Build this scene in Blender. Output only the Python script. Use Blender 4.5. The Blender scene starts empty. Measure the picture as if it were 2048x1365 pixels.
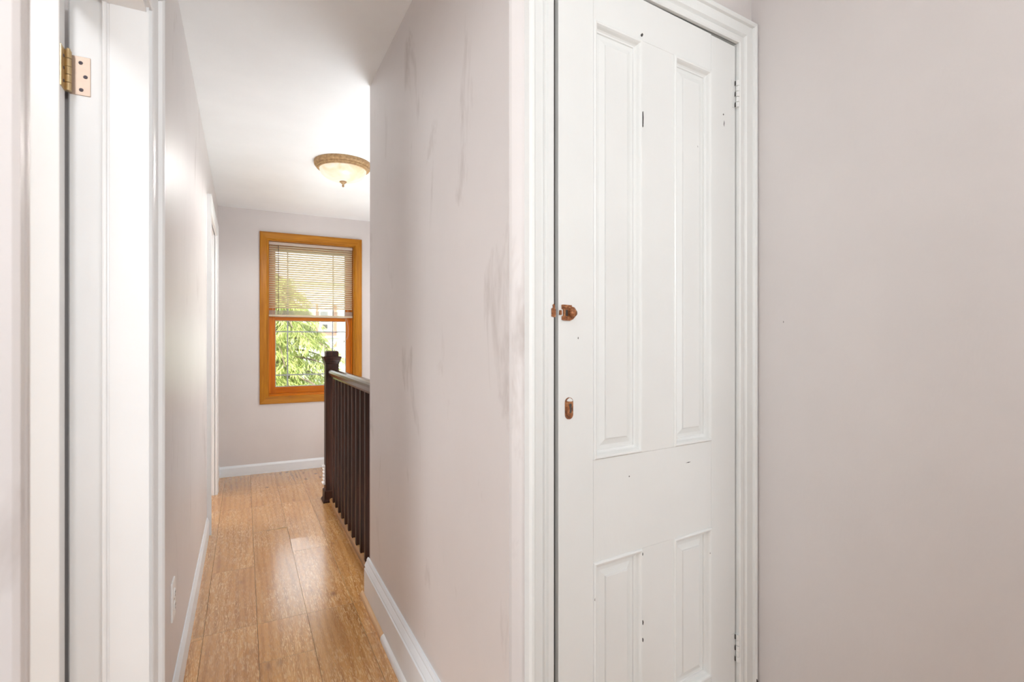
import bpy, bmesh, math, random
from mathutils import Vector, Matrix
random.seed(7)
S = bpy.context.scene
COL = S.collection
R = math.radians

# ------------------------------------------------------------------ camera
cd = bpy.data.cameras.new('camera'); cam = bpy.data.objects.new('camera', cd); COL.objects.link(cam)
cam.location = (0, 0, 1.2); cam.rotation_euler = (R(90), 0, R(-27.266))
cd.sensor_width = 36; cd.lens = 1040 / 2048 * 36; cd.clip_start = 0.02
cd.dof.use_dof = True; cd.dof.focus_distance = 2.2; cd.dof.aperture_fstop = 5.6
S.camera = cam

# ------------------------------------------------------------------ world / sun / view
S.view_settings.view_transform = 'Standard'; S.view_settings.look = 'None'
S.view_settings.gamma = 1; S.view_settings.use_curve_mapping = False
S.view_settings.exposure = -0.16
W = bpy.data.worlds.new('sky'); S.world = W; W.use_nodes = True
wn = W.node_tree.nodes; wl = W.node_tree.links; wn.clear()
wo = wn.new('ShaderNodeOutputWorld'); wb = wn.new('ShaderNodeBackground'); sk = wn.new('ShaderNodeTexSky')
sk.sky_type = 'HOSEK_WILKIE'; sk.turbidity = 4.5; sk.ground_albedo = 0.4; sk.sun_direction = (-0.45, -0.6, 0.66)
mx = wn.new('ShaderNodeMix'); mx.data_type = 'RGBA'; mx.inputs[0].default_value = 0.55
mx.inputs[7].default_value = (1, 1, 1, 1)
wl.new(sk.outputs[0], mx.inputs[6]); wl.new(mx.outputs[2], wb.inputs[0]); wl.new(wb.outputs[0], wo.inputs[0])
wb.inputs[1].default_value = 6.0

def light(name, kind, loc, target=None, energy=10, color=(1, 1, 1), size=None, size_y=None, angle=None, spread=None):
    d = bpy.data.lights.new(name, kind); d.energy = energy; d.color = color
    if kind == 'AREA':
        d.shape = 'RECTANGLE' if size_y else 'DISK'; d.size = size
        if size_y: d.size_y = size_y
        if spread: d.spread = R(spread)
    elif kind == 'POINT': d.shadow_soft_size = size or 0.05
    elif kind == 'SUN': d.angle = angle or R(0.6)
    o = bpy.data.objects.new(name, d); COL.objects.link(o); o.location = loc
    if target is not None:
        o.rotation_euler = (Vector(target) - Vector(loc)).to_track_quat('-Z', 'Y').to_euler()
    return o
light('sun', 'SUN', (-4, -6, 9), (0.5, 0, 2.4), energy=13, color=(1, .95, .86))
# daylight of the rear room's window, round the corner to the right behind the camera
light('rear_window_daylight', 'AREA', (1.9, -2.25, 1.15), (1.0, 1.0, 1.0), energy=29, color=(.89, .955, 1), size=.80, size_y=1.9)
# unseen light added straight behind the camera as general fill
light('rear_room_fill', 'AREA', (.1, -2.2, 1.5), (.4, 2, 1.25), energy=7, color=(.90, .96, 1), size=1.1, size_y=1.5)
# lamp on the ceiling of the room on the left
light('side_room_lamp', 'AREA', (-.70, .35, 2.34), (-.70, .35, 0), energy=12.5, color=(.95, .975, 1), size=.22)
light('side_room_fill', 'AREA', (-3.2, .5, 1.45), (.5, 1.3, 1.3), energy=70, color=(.90, .96, 1), size=1.5, size_y=1.5)  # unseen light added to brighten the right hall wall through the doorway
light('far_room_fill', 'AREA', (-3.1, 3.6, 1.5), (0, 4.2, 1.4), energy=70, color=(.97, .98, 1), size=1.4, size_y=1.5)  # added out of view, brightens the hall through the far doorway
# unseen area lights added in the stairwell to brighten hall and ceiling
light('stairwell_fill', 'AREA', (1.46, 3.4, 1.25), (0, 3.6, 1.5), energy=14, color=(.90, .96, 1), size=1.2, size_y=1.6)
light('stair_ceiling_fill', 'AREA', (1.07, 3.5, -1.2), (.30, 1.8, 2.4), energy=106, color=(.88, .955, 1), size=.75, size_y=1.6)
light('rear_ceiling_fill', 'AREA', (.15, -.9, 1.75), (.2, 1.1, 2.6), energy=22, color=(.93, .97, 1), size=.4)  # added light out of view, aimed up to lift the ceiling
# the sky seen by the end window (portal guides the real sky light through the panes)
po = light('end_window_portal', 'AREA', (.575, 5.44, 1.41), (.575, 0, 1.41), energy=1, size=.78, size_y=1.46)
po.data.cycles.is_portal = True

# ------------------------------------------------------------------ materials
def mat(name):
    m = bpy.data.materials.new(name); m.use_nodes = True
    nt = m.node_tree; nt.nodes.clear()
    out = nt.nodes.new('ShaderNodeOutputMaterial'); b = nt.nodes.new('ShaderNodeBsdfPrincipled')
    nt.links.new(b.outputs[0], out.inputs[0])
    return m, nt, b, out
def N(nt, t, **kw):
    n = nt.nodes.new(t)
    for k, v in kw.items(): setattr(n, k, v)
    return n
def coords(nt, scale=(1, 1, 1), kind='Object', rot=(0, 0, 0)):
    tc = N(nt, 'ShaderNodeTexCoord'); mp = N(nt, 'ShaderNodeMapping')
    mp.inputs['Scale'].default_value = scale; mp.inputs['Rotation'].default_value = rot
    nt.links.new(tc.outputs[kind], mp.inputs[0]); return mp.outputs[0]
def noise(nt, vec, scale, detail=3, rough=.5, dist=0):
    n = N(nt, 'ShaderNodeTexNoise'); n.inputs['Scale'].default_value = scale
    n.inputs['Detail'].default_value = detail; n.inputs['Roughness'].default_value = rough
    n.inputs['Distortion'].default_value = dist
    nt.links.new(vec, n.inputs['Vector']); return n.outputs[0]
def ramp(nt, fac, stops, interp='LINEAR'):
    r = N(nt, 'ShaderNodeValToRGB'); r.color_ramp.interpolation = interp
    els = r.color_ramp.elements
    while len(els) < len(stops): els.new(.5)
    for e, (p, c) in zip(els, stops):
        e.position = p; e.color = tuple(c) + (1,) if len(c) == 3 else c
    nt.links.new(fac, r.inputs[0]); return r.outputs[0]
def mixc(nt, fac, a, b, blend='MIX'):
    m = N(nt, 'ShaderNodeMix'); m.data_type = 'RGBA'; m.blend_type = blend
    for sock, v in ((m.inputs[0], fac), (m.inputs[6], a), (m.inputs[7], b)):
        if hasattr(v, 'links'): nt.links.new(v, sock)
        elif isinstance(v, (int, float)): sock.default_value = v
        else: sock.default_value = tuple(v) + (1,)
    return m.outputs[2]
def bump(nt, b, h, strength=.2, dist=.002):
    n = N(nt, 'ShaderNodeBump'); n.inputs['Strength'].default_value = strength; n.inputs['Distance'].default_value = dist
    nt.links.new(h, n.inputs['Height']); nt.links.new(n.outputs[0], b.inputs['Normal'])
g3 = lambda v: (v, v, v)

def paint(name, col, rough=.45, specks=0.0, smudge=0.0, bumpy=.12, spec=.5, speckcol=(.09, .075, .06)):
    m, nt, b, out = mat(name)
    v = coords(nt)
    n1 = noise(nt, v, 2.2, 4, .55)
    c = mixc(nt, ramp(nt, n1, [(.35, g3(0)), (.7, g3(1))]), [x * .965 for x in col], [min(1, x * 1.02) for x in col])
    if smudge:
        vs = coords(nt, (6, 6, 2.2))
        s = noise(nt, vs, 1.0, 5, .6, .6)
        c = mixc(nt, ramp(nt, s, [(.60, g3(0)), (.72, g3(smudge))]), c, (col[0] * .74, col[1] * .71, col[2] * .69))
    if specks:
        vv = coords(nt, (1, 1, .5)); wob = N(nt, 'ShaderNodeTexVoronoi'); wob.inputs['Scale'].default_value = 11
        jit = N(nt, 'ShaderNodeTexNoise'); jit.inputs['Scale'].default_value = 130; nt.links.new(vv, jit.inputs['Vector'])
        ad = N(nt, 'ShaderNodeVectorMath', operation='MULTIPLY_ADD'); nt.links.new(jit.outputs['Color'], ad.inputs[0]); ad.inputs[1].default_value = (.006, .006, .006); nt.links.new(vv, ad.inputs[2])
        nt.links.new(ad.outputs[0], wob.inputs['Vector'])
        near = ramp(nt, wob.outputs['Distance'], [(specks * 2.2, g3(.85)), (specks * 2.2 + .008, g3(0))])
        some = ramp(nt, wob.outputs['Color'], [(.62, g3(0)), (.64, g3(1))])
        kk = N(nt, 'ShaderNodeMath', operation='MULTIPLY'); nt.links.new(near, kk.inputs[0]); nt.links.new(some, kk.inputs[1])
        c = mixc(nt, kk.outputs[0], c, speckcol)
    nt.links.new(c, b.inputs['Base Color'])
    b.inputs['Roughness'].default_value = rough; b.inputs['Specular IOR Level'].default_value = spec
    vb = coords(nt, (1, 1, .35))
    bump(nt, b, noise(nt, vb, 85, 5, .6), bumpy, .0025)
    return m
PINK = (.715, .668, .65)
M = {}
M['wall'] = paint('pinkish_grey_wall_paint', PINK, .42, specks=.0, smudge=.9)
M['wall_clean'] = paint('pinkish_grey_end_wall_paint', PINK, .5)
M['wall_flat'] = paint('pinkish_grey_flat_wall_paint', (.655, .612, .592), .6, specks=.006, bumpy=.25)
M['ceiling'] = paint('white_ceiling_paint', (.90, .905, .905), .7, bumpy=.15)
M['trim'] = paint('white_gloss_trim_paint', (.86, .865, .865), .32, bumpy=.06)
M['base'] = paint('white_baseboard_daylight_tint', (.84, .87, .90), .34, bumpy=.06)  # bluish cast of the window daylight is put into this white
M['old'] = paint('old_chipped_white_paint', (.77, .775, .755), .36, specks=.008, bumpy=.16)
M['slab'] = paint('plain_white_door_paint', (.88, .88, .87), .35, bumpy=.05)
def simple(name, col, rough=.5, metal=0, spec=.5, var=.06, scale=40, bmp=.0):
    m, nt, b, out = mat(name)
    v = coords(nt); n = noise(nt, v, scale, 3)
    c = mixc(nt, n, [x * (1 - var) for x in col], [min(1, x * (1 + var)) for x in col])
    nt.links.new(c, b.inputs['Base Color']); b.inputs['Roughness'].default_value = rough
    b.inputs['Metallic'].default_value = metal; b.inputs['Specular IOR Level'].default_value = spec
    if bmp: bump(nt, b, n, bmp, .001)
    return m
M['edge'] = simple('door_gap_shade', (.045, .04, .03), .8, var=.4, scale=50)  # dark colour standing in for shade in the closet door gap
M['dark'] = simple('dark_gap', (.03, .028, .025), .9)
M['brass'] = simple('worn_brass', (.62, .47, .26), .34, .85, var=.18, scale=120)
M['steel'] = simple('satin_steel_hinge_leaf', (.50, .39, .32), .45, .8, var=.08, scale=60)
M['screw'] = simple('dark_screw', (.09, .075, .09), .5, .4)
M['plastic'] = simple('white_plastic', (.87, .86, .84), .3)
M['slot'] = simple('dark_slot', (.05, .045, .04), .6)
M['vinyl'] = simple('grey_white_grille', (.36, .38, .42), .4)
M['cord'] = simple('cream_cord', (.70, .62, .50), .7)
M['wand'] = simple('dark_wand', (.12, .08, .06), .4)
M['concrete'] = simple('pale_concrete', (.55, .53, .5), .8, var=.15, scale=6)

def rust_mat():
    m, nt, b, out = mat('rusty_iron')
    v = coords(nt); n = noise(nt, v, 150, 5, .65)
    c = ramp(nt, n, [(.30, (.05, .018, .010)), (.5, (.30, .105, .035)), (.62, (.42, .19, .075)), (.74, (.62, .42, .26))])
    nt.links.new(c, b.inputs['Base Color']); b.inputs['Roughness'].default_value = .5; b.inputs['Metallic'].default_value = .3
    bump(nt, b, n, .5, .001); return m
M['rust'] = rust_mat()

def wood(name, c0, c1, c2, axis='z', rough=.35, gs=1.0, spec=.5):
    m, nt, b, out = mat(name)
    sc = {'x': (1.2, 22, 22), 'y': (22, 1.2, 22), 'z': (22, 22, 1.2)}[axis]
    v = coords(nt, sc); n = noise(nt, v, 2.0 * gs, 5, .6, .9)
    sc2 = {'x': (4, 160, 160), 'y': (160, 4, 160), 'z': (160, 160, 4)}[axis]
    f = noise(nt, coords(nt, sc2), 1.5 * gs, 3, .5)
    c = ramp(nt, n, [(.28, c0), (.5, c1), (.72, c2)])
    c = mixc(nt, ramp(nt, f, [(.35, g3(.35)), (.6, g3(0))]), c, [x * .6 for x in c0])
    nt.links.new(c, b.inputs['Base Color']); b.inputs['Roughness'].default_value = rough
    b.inputs['Specular IOR Level'].default_value = spec
    bump(nt, b, f, .12, .001); return m
OAK = ((.36, .125, .004), (.48, .185, .008), (.58, .25, .016))
M['oak_z'] = wood('honey_pine_upright', *OAK, 'z', spec=.25); M['oak_x'] = wood('honey_pine_level', *OAK, 'x', spec=.25)
SASH = ((.50, .12, .004), (.63, .175, .006), (.70, .23, .012))
M['sash_z'] = wood('orange_sash_wood_upright', *SASH, 'z', spec=.2); M['sash_x'] = wood('orange_sash_wood_level', *SASH, 'x', spec=.2)
DK = ((.012, .005, .003), (.030, .010, .005), (.070, .022, .010))
M['mahog_z'] = wood('dark_mahogany_upright', *DK, 'z', .42, spec=.2); M['mahog_y'] = wood('dark_mahogany_level', *DK, 'y', .22)
M['nosing'] = wood('oak_nosing', (.30, .15, .055), (.40, .21, .08), (.48, .27, .11), 'y', .35)
M['rawshoe'] = wood('bare_shoe_moulding', (.66, .40, .20), (.74, .47, .25), (.80, .55, .32), 'y', .45)

def floor_mat():
    m, nt, b, out = mat('oak_laminate_planks')
    geo = N(nt, 'ShaderNodeNewGeometry')
    tc = N(nt, 'ShaderNodeTexCoord')
    off = N(nt, 'ShaderNodeVectorMath', operation='MULTIPLY_ADD')
    comb = N(nt, 'ShaderNodeCombineXYZ')
    for i in range(3): nt.links.new(geo.outputs['Random Per Island'], comb.inputs[i])
    nt.links.new(comb.outputs[0], off.inputs[0]); off.inputs[1].default_value = (3.1, 17.3, 0); nt.links.new(tc.outputs['Object'], off.inputs[2])
    def mp(scale):
        p = N(nt, 'ShaderNodeMapping'); p.inputs['Scale'].default_value = scale; nt.links.new(off.outputs[0], p.inputs[0]); return p.outputs[0]
    broad = noise(nt, mp((7, .9, 1)), 1.6, 4, .55, 1.2)
    wave = N(nt, 'ShaderNodeTexWave'); wave.wave_type = 'BANDS'; wave.bands_direction = 'X'
    wave.inputs['Scale'].default_value = 9; wave.inputs['Distortion'].default_value = 9; wave.inputs['Detail'].default_value = 3
    wave.inputs['Detail Scale'].default_value = .7
    nt.links.new(mp((1, .12, 1)), wave.inputs['Vector'])
    pores = noise(nt, mp((420, 30, 1)), 1.0, 2, .6)
    pores2 = noise(nt, mp((210, 22, 1)), 1.0, 3, .6, 1.2)
    patch = noise(nt, mp((6, 1.6, 1)), 1.0, 2, .5)
    c = ramp(nt, broad, [(.28, (.43, .178, .040)), (.5, (.55, .250, .064)), (.72, (.63, .315, .090))])
    c = mixc(nt, .32, c, ramp(nt, wave.outputs[1], [(.2, (.36, .15, .04)), (.6, (.68, .36, .12))]))
    # pale limed pores
    pm = N(nt, 'ShaderNodeMath', operation='MULTIPLY')
    nt.links.new(ramp(nt, pores2, [(.50, g3(0)), (.60, g3(1))]), pm.inputs[0]); nt.links.new(ramp(nt, patch, [(.34, g3(0.15)), (.60, g3(1))]), pm.inputs[1])
    c = mixc(nt, pm.outputs[0], c, (.82, .53, .25))
    c = mixc(nt, ramp(nt, pores, [(.36, g3(.35)), (.46, g3(0))]), c, (.26, .11, .04))
    # knots
    vor = N(nt, 'ShaderNodeTexVoronoi'); vor.inputs['Scale'].default_value = 1.0
    nt.links.new(mp((9, 4.5, 1)), vor.inputs['Vector'])
    kn = ramp(nt, vor.outputs['Distance'], [(.02, g3(.85)), (.17, g3(0))])
    kg = N(nt, 'ShaderNodeMath', operation='MULTIPLY'); nt.links.new(kn, kg.inputs[0])
    nt.links.new(ramp(nt, vor.outputs['Color'], [(.45, g3(0)), (.5, g3(1))]), kg.inputs[1])
    c = mixc(nt, kg.outputs[0], c, (.17, .065, .022))
    tint = ramp(nt, geo.outputs['Random Per Island'], [(0, (.92, .92, .92)), (1, (1.06, 1.05, 1.04))])
    c = mixc(nt, 1.0, c, tint, 'MULTIPLY')
    nt.links.new(c, b.inputs['Base Color'])
    b.inputs['Roughness'].default_value = .26; b.inputs['Specular IOR Level'].default_value = .8; b.inputs['Coat Weight'].default_value = .55; b.inputs['Coat Roughness'].default_value = .16
    bump(nt, b, pores2, .18, .0010)
    return m
M['floor'] = floor_mat()
M['core'] = simple('pale_board_core', (.78, .62, .42), .7)

def glass_mat():
    m, nt, b, out = mat('window_glass'); nt.nodes.remove(b)
    fr = N(nt, 'ShaderNodeFresnel'); fr.inputs[0].default_value = 1.45
    t = N(nt, 'ShaderNodeBsdfTransparent'); t.inputs[0].default_value = (.97, .985, .98, 1)
    gl = N(nt, 'ShaderNodeBsdfGlossy'); gl.inputs['Roughness'].default_value = .02
    mxs = N(nt, 'ShaderNodeMixShader')
    nt.links.new(fr.outputs[0], mxs.inputs[0]); nt.links.new(t.outputs[0], mxs.inputs[1]); nt.links.new(gl.outputs[0], mxs.inputs[2])
    nt.links.new(mxs.outputs[0], out.inputs[0]); return m
M['glass'] = glass_mat()
def slat_mat():
    m, nt, b, out = mat('ivory_blind_slat')
    b.inputs['Base Color'].default_value = (.90, .82, .68, 1); b.inputs['Roughness'].default_value = .4
    tr = N(nt, 'ShaderNodeBsdfTranslucent'); tr.inputs[0].default_value = (.95, .87, .70, 1)
    mxs = N(nt, 'ShaderNodeMixShader'); mxs.inputs[0].default_value = .5
    nt.links.new(b.outputs[0], mxs.inputs[1]); nt.links.new(tr.outputs[0], mxs.inputs[2]); nt.links.new(mxs.outputs[0], out.inputs[0]); return m
M['slat'] = slat_mat()
M['blindrail'] = simple('beige_blind_rail', (.62, .53, .45), .4)
def bowl_mat():
    m, nt, b, out = mat('alabaster_glass_lit')
    n = noise(nt, coords(nt), 7.0, 3, .55, .8)
    c = ramp(nt, n, [(.36, (1.0, .74, .46)), (.50, (1, .90, .72)), (.62, (1, .96, .86))])
    b.inputs['Base Color'].default_value = (.30, .26, .18, 1); b.inputs['Roughness'].default_value = .25
    nt.links.new(c, b.inputs['Emission Color']); b.inputs['Emission Strength'].default_value = .82
    return m
M['bowl'] = bowl_mat()
def mottled():
    m, nt, b, out = mat('antique_tan_metal')
    n = noise(nt, coords(nt), 60, 4, .6)
    nt.links.new(ramp(nt, n, [(.35, (.31, .175, .075)), (.55, (.43, .265, .12)), (.7, (.54, .36, .19))]), b.inputs['Base Color'])
    b.inputs['Roughness'].default_value = .5; return m
M['rim'] = mottled()
def leaf(name, c0, c1, c2):
    m, nt, b, out = mat(name)
    geo = N(nt, 'ShaderNodeNewGeometry')
    c = ramp(nt, geo.outputs['Random Per Island'], [(0, c0), (.5, c1), (1, c2)])
    nt.links.new(c, b.inputs['Base Color']); b.inputs['Roughness'].default_value = .6
    tr = N(nt, 'ShaderNodeBsdfTranslucent'); nt.links.new(c, tr.inputs[0])
    mxs = N(nt, 'ShaderNodeMixShader'); mxs.inputs[0].default_value = .35
    nt.links.new(b.outputs[0], mxs.inputs[1]); nt.links.new(tr.outputs[0], mxs.inputs[2]); nt.links.new(mxs.outputs[0], out.inputs[0]); return m
M['needle'] = leaf('yellow_green_needles', (.22, .30, .09), (.44, .50, .15), (.66, .66, .26))
M['needle_dark'] = leaf('blue_green_needles', (.07, .16, .08), (.12, .24, .10), (.20, .34, .12))
M['bark'] = simple('grey_brown_bark', (.16, .12, .09), .9, var=.3, scale=12)
M['grass'] = simple('lawn', (.16, .28, .06), .9, var=.3, scale=3)
def brick():
    m, nt, b, out = mat('red_brick')
    br = N(nt, 'ShaderNodeTexBrick'); br.inputs['Scale'].default_value = 1
    br.inputs['Color1'].default_value = (.26, .07, .04, 1); br.inputs['Color2'].default_value = (.32, .10, .06, 1); br.inputs['Mortar'].default_value = (.40, .30, .25, 1)
    br.inputs['Mortar Size'].default_value = .012; br.inputs['Brick Width'].default_value = .22; br.inputs['Row Height'].default_value = .075
    nt.links.new(coords(nt, rot=(R(90), 0, 0)), br.inputs['Vector']); nt.links.new(br.outputs[0], b.inputs['Base Color'])
    b.inputs['Roughness'].default_value = .85; return m
M['brick'] = brick()
M['siding'] = simple('white_siding', (.88, .88, .86), .6, var=.03, scale=4)
M['acgrey'] = simple('grey_unit', (.30, .30, .31), .5)
M['darkglass'] = simple('dark_pane', (.30, .33, .36), .15)

# ------------------------------------------------------------------ mesh helpers
def link(name, bm, m, parent=None, smooth=False):
    me = bpy.data.meshes.new(name)
    bmesh.ops.recalc_face_normals(bm, faces=bm.faces[:])
    bm.to_mesh(me); bm.free()
    for x in (m if isinstance(m, (list, tuple)) else [m]): me.materials.append(x)
    if smooth:
        for p in me.polygons: p.use_smooth = True
    o = bpy.data.objects.new(name, me); COL.objects.link(o)
    if parent: o.parent = parent
    return o
def tag(o, label=None, cat=None, group=None, kind=None):
    if label: o['label'] = label
    if cat: o['category'] = cat
    if group: o['group'] = group
    if kind: o['kind'] = kind
    return o
def thing(name, loc, label, cat, group=None, kind=None, rz=0):
    o = bpy.data.objects.new(name, None); COL.objects.link(o); o.location = loc; o.rotation_euler = (0, 0, rz)
    o.empty_display_size = .05
    return tag(o, label, cat, group, kind)
def box(bm, x0, x1, y0, y1, z0, z1, bev=0, mi=0):
    r = bmesh.ops.create_cube(bm, size=1)
    vs = r['verts']
    for v in vs:
        v.co = Vector((x0 + (v.co.x + .5) * (x1 - x0), y0 + (v.co.y + .5) * (y1 - y0), z0 + (v.co.z + .5) * (z1 - z0)))
    fs = {f for v in vs for f in v.link_faces}
    for f in fs: f.material_index = mi
    if bev:
        es = list({e for v in vs for e in v.link_edges})
        bmesh.ops.bevel(bm, geom=es, offset=bev, segments=2, affect='EDGES', profile=.6)
    return bm
def BX(x0, x1, y0, y1, z0, z1, bev=0): return box(bmesh.new(), x0, x1, y0, y1, z0, z1, bev)
def prism(bm, pts, fn, a, b):
    """extrude the closed 2D outline pts from a to b; fn(u, v, w) -> xyz"""
    A = [bm.verts.new(fn(u, v, a)) for u, v in pts]; B = [bm.verts.new(fn(u, v, b)) for u, v in pts]
    n = len(pts)
    for i in range(n): bm.faces.new((A[i], A[(i + 1) % n], B[(i + 1) % n], B[i]))
    bm.faces.new(A[::-1]); bm.faces.new(B); return bm
def lathe(bm, prof, c=(0, 0), seg=32, flutes=0):
    rows = []
    for r, z in prof:
        if r < 1e-5: rows.append([bm.verts.new((c[0], c[1], z))])
        else: rows.append([bm.verts.new((c[0] + r * math.cos(2 * math.pi * k / seg), c[1] + r * math.sin(2 * math.pi * k / seg), z)) for k in range(seg)])
    for A, B in zip(rows, rows[1:]):
        for k in range(seg):
            k2 = (k + 1) % seg
            if len(A) == 1 and len(B) == 1: continue
            if len(A) == 1: bm.faces.new((A[0], B[k], B[k2]))
            elif len(B) == 1: bm.faces.new((A[k], B[0], A[k2]))
            else: bm.faces.new((A[k], B[k], B[k2], A[k2]))
    return bm
def tube(bm, pts, r, seg=6):
    pts = [Vector(p) for p in pts]; rings = []
    for i, p in enumerate(pts):
        d = (pts[min(i + 1, len(pts) - 1)] - pts[max(i - 1, 0)]).normalized()
        a = d.orthogonal().normalized(); b = d.cross(a)
        rr = r[i] if isinstance(r, (list, tuple)) else r
        rings.append([bm.verts.new(p + (a * math.cos(t) + b * math.sin(t)) * rr) for t in (2 * math.pi * k / seg for k in range(seg))])
    for A, B in zip(rings, rings[1:]):
        for k in range(seg): bm.faces.new((A[k], A[(k + 1) % seg], B[(k + 1) % seg], B[k]))
    bm.faces.new(rings[0][::-1]); bm.faces.new(rings[-1]); return bm
def u_frame(bm, prof, a0, a1, zb, zt, fn):
    """door casing: profile [(outward w, proud e)] mitred round a0..a1, zb..zt (open at the foot)"""
    rows = []
    for w, e in prof:
        rows.append([bm.verts.new(fn(*q)) for q in ((a0 - w, zb, e), (a0 - w, zt + w, e), (a1 + w, zt + w, e), (a1 + w, zb, e))])
    n = len(rows)
    for i in range(n):
        A, B = rows[i], rows[(i + 1) % n]
        for k in range(3): bm.faces.new((A[k], A[k + 1], B[k + 1], B[k]))
    bm.faces.new([r[0] for r in rows]); bm.faces.new([r[3] for r in rows][::-1]); return bm
def o_frame_side(bm, prof, a0, a1, z0, z1, fn, side):
    """one mitred side of a picture-frame casing"""
    rows = []
    for w, e in prof:
        c = [(a0 - w, z0 - w), (a0 - w, z1 + w), (a1 + w, z1 + w), (a1 + w, z0 - w)]
        p, q = c[side], c[(side + 1) % 4]
        rows.append((bm.verts.new(fn(p[0], p[1], e)), bm.verts.new(fn(q[0], q[1], e))))
    n = len(rows)
    for i in range(n):
        A, B = rows[i], rows[(i + 1) % n]; bm.faces.new((A[0], A[1], B[1], B[0]))
    bm.faces.new([r[0] for r in rows]); bm.faces.new([r[1] for r in rows][::-1]); return bm

# ------------------------------------------------------------------ measured plan (metres; x across the hall, y along it)
WL, WR, YE, ZC = -.203, .52, 5.23, 2.386
WT = .143                                   # thickness of the left wall
D1a, D1b, D1z = .685, 1.472, 1.975          # near doorway in the left wall
D2a, D2b, D2z = 3.79, 4.65, 2.02            # far doorway in the left wall
YC, YS = 1.023, 2.45                        # closet wall corner, end of the partition beside the stairs
ST0, ST1 = .635, 1.5                        # stairwell opening in x
SY0, SY1 = 2.45, 4.19                       # stairwell opening in y
DA = R(4.25); dv = Vector((math.cos(DA), math.sin(DA), 0)); dn = Vector((math.sin(DA), -math.cos(DA), 0)); dc = Vector((WR, YC, 0))
AJ = 0.0                                    # how far the closet leaf stands ajar (radians), swung about its right edge
def DP(d, z, e):                            # closet wall frame: along, up, proud
    if AJ: k = max(0, (.7938 - d)) * math.tan(AJ); d -= .53 * k; e += k
    return dc + dv * d + dn * e + Vector((0, 0, z))
XR = DP(.875, 0, 0).x

# ------------------------------------------------------------------ floor and ceiling
def make_floor():
    bm = bmesh.new()
    regions = [(-3.3, 3.1, -2.4, SY0), (-3.3, ST0, SY0, SY1), (-3.3, 1.6, SY1, YE)]
    starts = {-1: 3.085, 0: 3.633, 1: 3.208, 2: 3.65}
    for k in range(-18, 17):
        x0 = .05 + .1965 * k; x1 = x0 + .1965
        y = starts.get(k, random.uniform(0, 1.5)) - 1.485 * 5
        while y < YE:
            for (a, b, c, d) in regions:
                xa, xb, ya, yb = max(x0, a), min(x1, b), max(y, c), min(y + 1.485, d)
                if xb - xa < .01 or yb - ya < .01: continue
                g = .0006; xa += g; xb -= g; ya += g; yb -= g
                near = -1 <= k <= 2
                n = max(2, int((yb - ya) / .06)) if near else 1
                def top(x, yy):
                    z = 0.0
                    if k == 0 and yy > 3.633:   # lifted end of the worn plank
                        z += .007 * max(0, 1 - (yy - 3.633) / .18) * max(0, min(1, (x - .12) / .12))
                    if k == 1 and yy > 3.2:     # lifted long edge beside it
                        z += .008 * max(0, 1 - abs(yy - 3.40) / .20) * max(0, 1 - (x - x0) / .16)
                    return z
                mcols = 4 if near else 1
                grid = [[bm.verts.new((xa + (xb - xa) * i / mcols, ya + (yb - ya) * j / n, top(xa + (xb - xa) * i / mcols, ya + (yb - ya) * j / n))) for i in range(mcols + 1)] for j in range(n + 1)]
                for j in range(n):
                    for i in range(mcols): bm.faces.new((grid[j][i], grid[j][i + 1], grid[j + 1][i + 1], grid[j + 1][i]))
                ring = [grid[0][i] for i in range(mcols + 1)] + [grid[j][mcols] for j in range(1, n + 1)] + [grid[n][i] for i in range(mcols - 1, -1, -1)] + [grid[j][0] for j in range(n - 1, 0, -1)]
                low = [bm.verts.new((v.co.x, v.co.y, -.012)) for v in ring]
                for i in range(len(ring)):
                    f = bm.faces.new((ring[i], low[i], low[(i + 1) % len(ring)], ring[(i + 1) % len(ring)])); f.material_index = 1
            y += 1.485
    for (a, b, c, d) in regions: box(bm, a, b, c, d, -.2, -.0118, mi=2)
    return link('floor', bm, [M['floor'], M['core'], M['concrete']])
tag(make_floor(), 'honey oak laminate plank floor running down the hall', 'floor', kind='structure')
tag(link('ceiling', BX(-3.4, 3.2, -2.5, YE + .15, ZC, ZC + .12), M['ceiling']), 'flat white ceiling over the hall', 'ceiling', kind='structure')

# ------------------------------------------------------------------ walls
bm = bmesh.new()
for a, b in ((-2.4, D1a - .02), (D1b + .02, D2a - .02), (D2b + .02, YE)): box(bm, WL - WT, WL, a, b, 0, ZC)
box(bm, WL - WT, WL, D1a - .02, D1b + .02, D1z + .02, ZC); box(bm, WL - WT, WL, D2a - .02, D2b + .02, D2z + .02, ZC)
tag(link('wall_left', bm, M['wall']), 'pinkish grey left hall wall with two doorways', 'wall', kind='structure')
tag(link('wall_right', BX(WR, WR + .085, YC + .0005, YS, 0, ZC), M['wall']), 'scuffed pinkish wall between the hall and closet door', 'wall', kind='structure')
# closet wall, turned a few degrees
bm = bmesh.new()
def wallpoly(d0, d1, z0, z1, left_edge=False):
    a = DP(d0, 0, 0); b = DP(d1, 0, 0); c = DP(d1, 0, -.11); d = DP(d0, 0, -.11)
    if left_edge: d = Vector((WR + .03, YC + .11, 0))
    pts = [(p.x, p.y) for p in (a, b, c, d)]
    prism(bm, pts, lambda u, v, w: (u, v, w), z0, z1)
wallpoly(0, .105, 0, ZC, True); wallpoly(.812, .885, 0, ZC); wallpoly(.105, .812, 2.107, ZC)
tag(link('wall_closet', bm, M['wall_flat']), 'wall strip framing the white panelled closet door', 'wall', kind='structure')
bm = bmesh.new(); box(bm, XR, XR + .11, .40, 1.3, 0, ZC); box(bm, XR + .11, 3.1, .40, .51, 0, ZC)
tag(link('wall_room_right', bm, M['wall_flat']), 'plain pinkish grey wall right of the closet door', 'wall', kind='structure')
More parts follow.
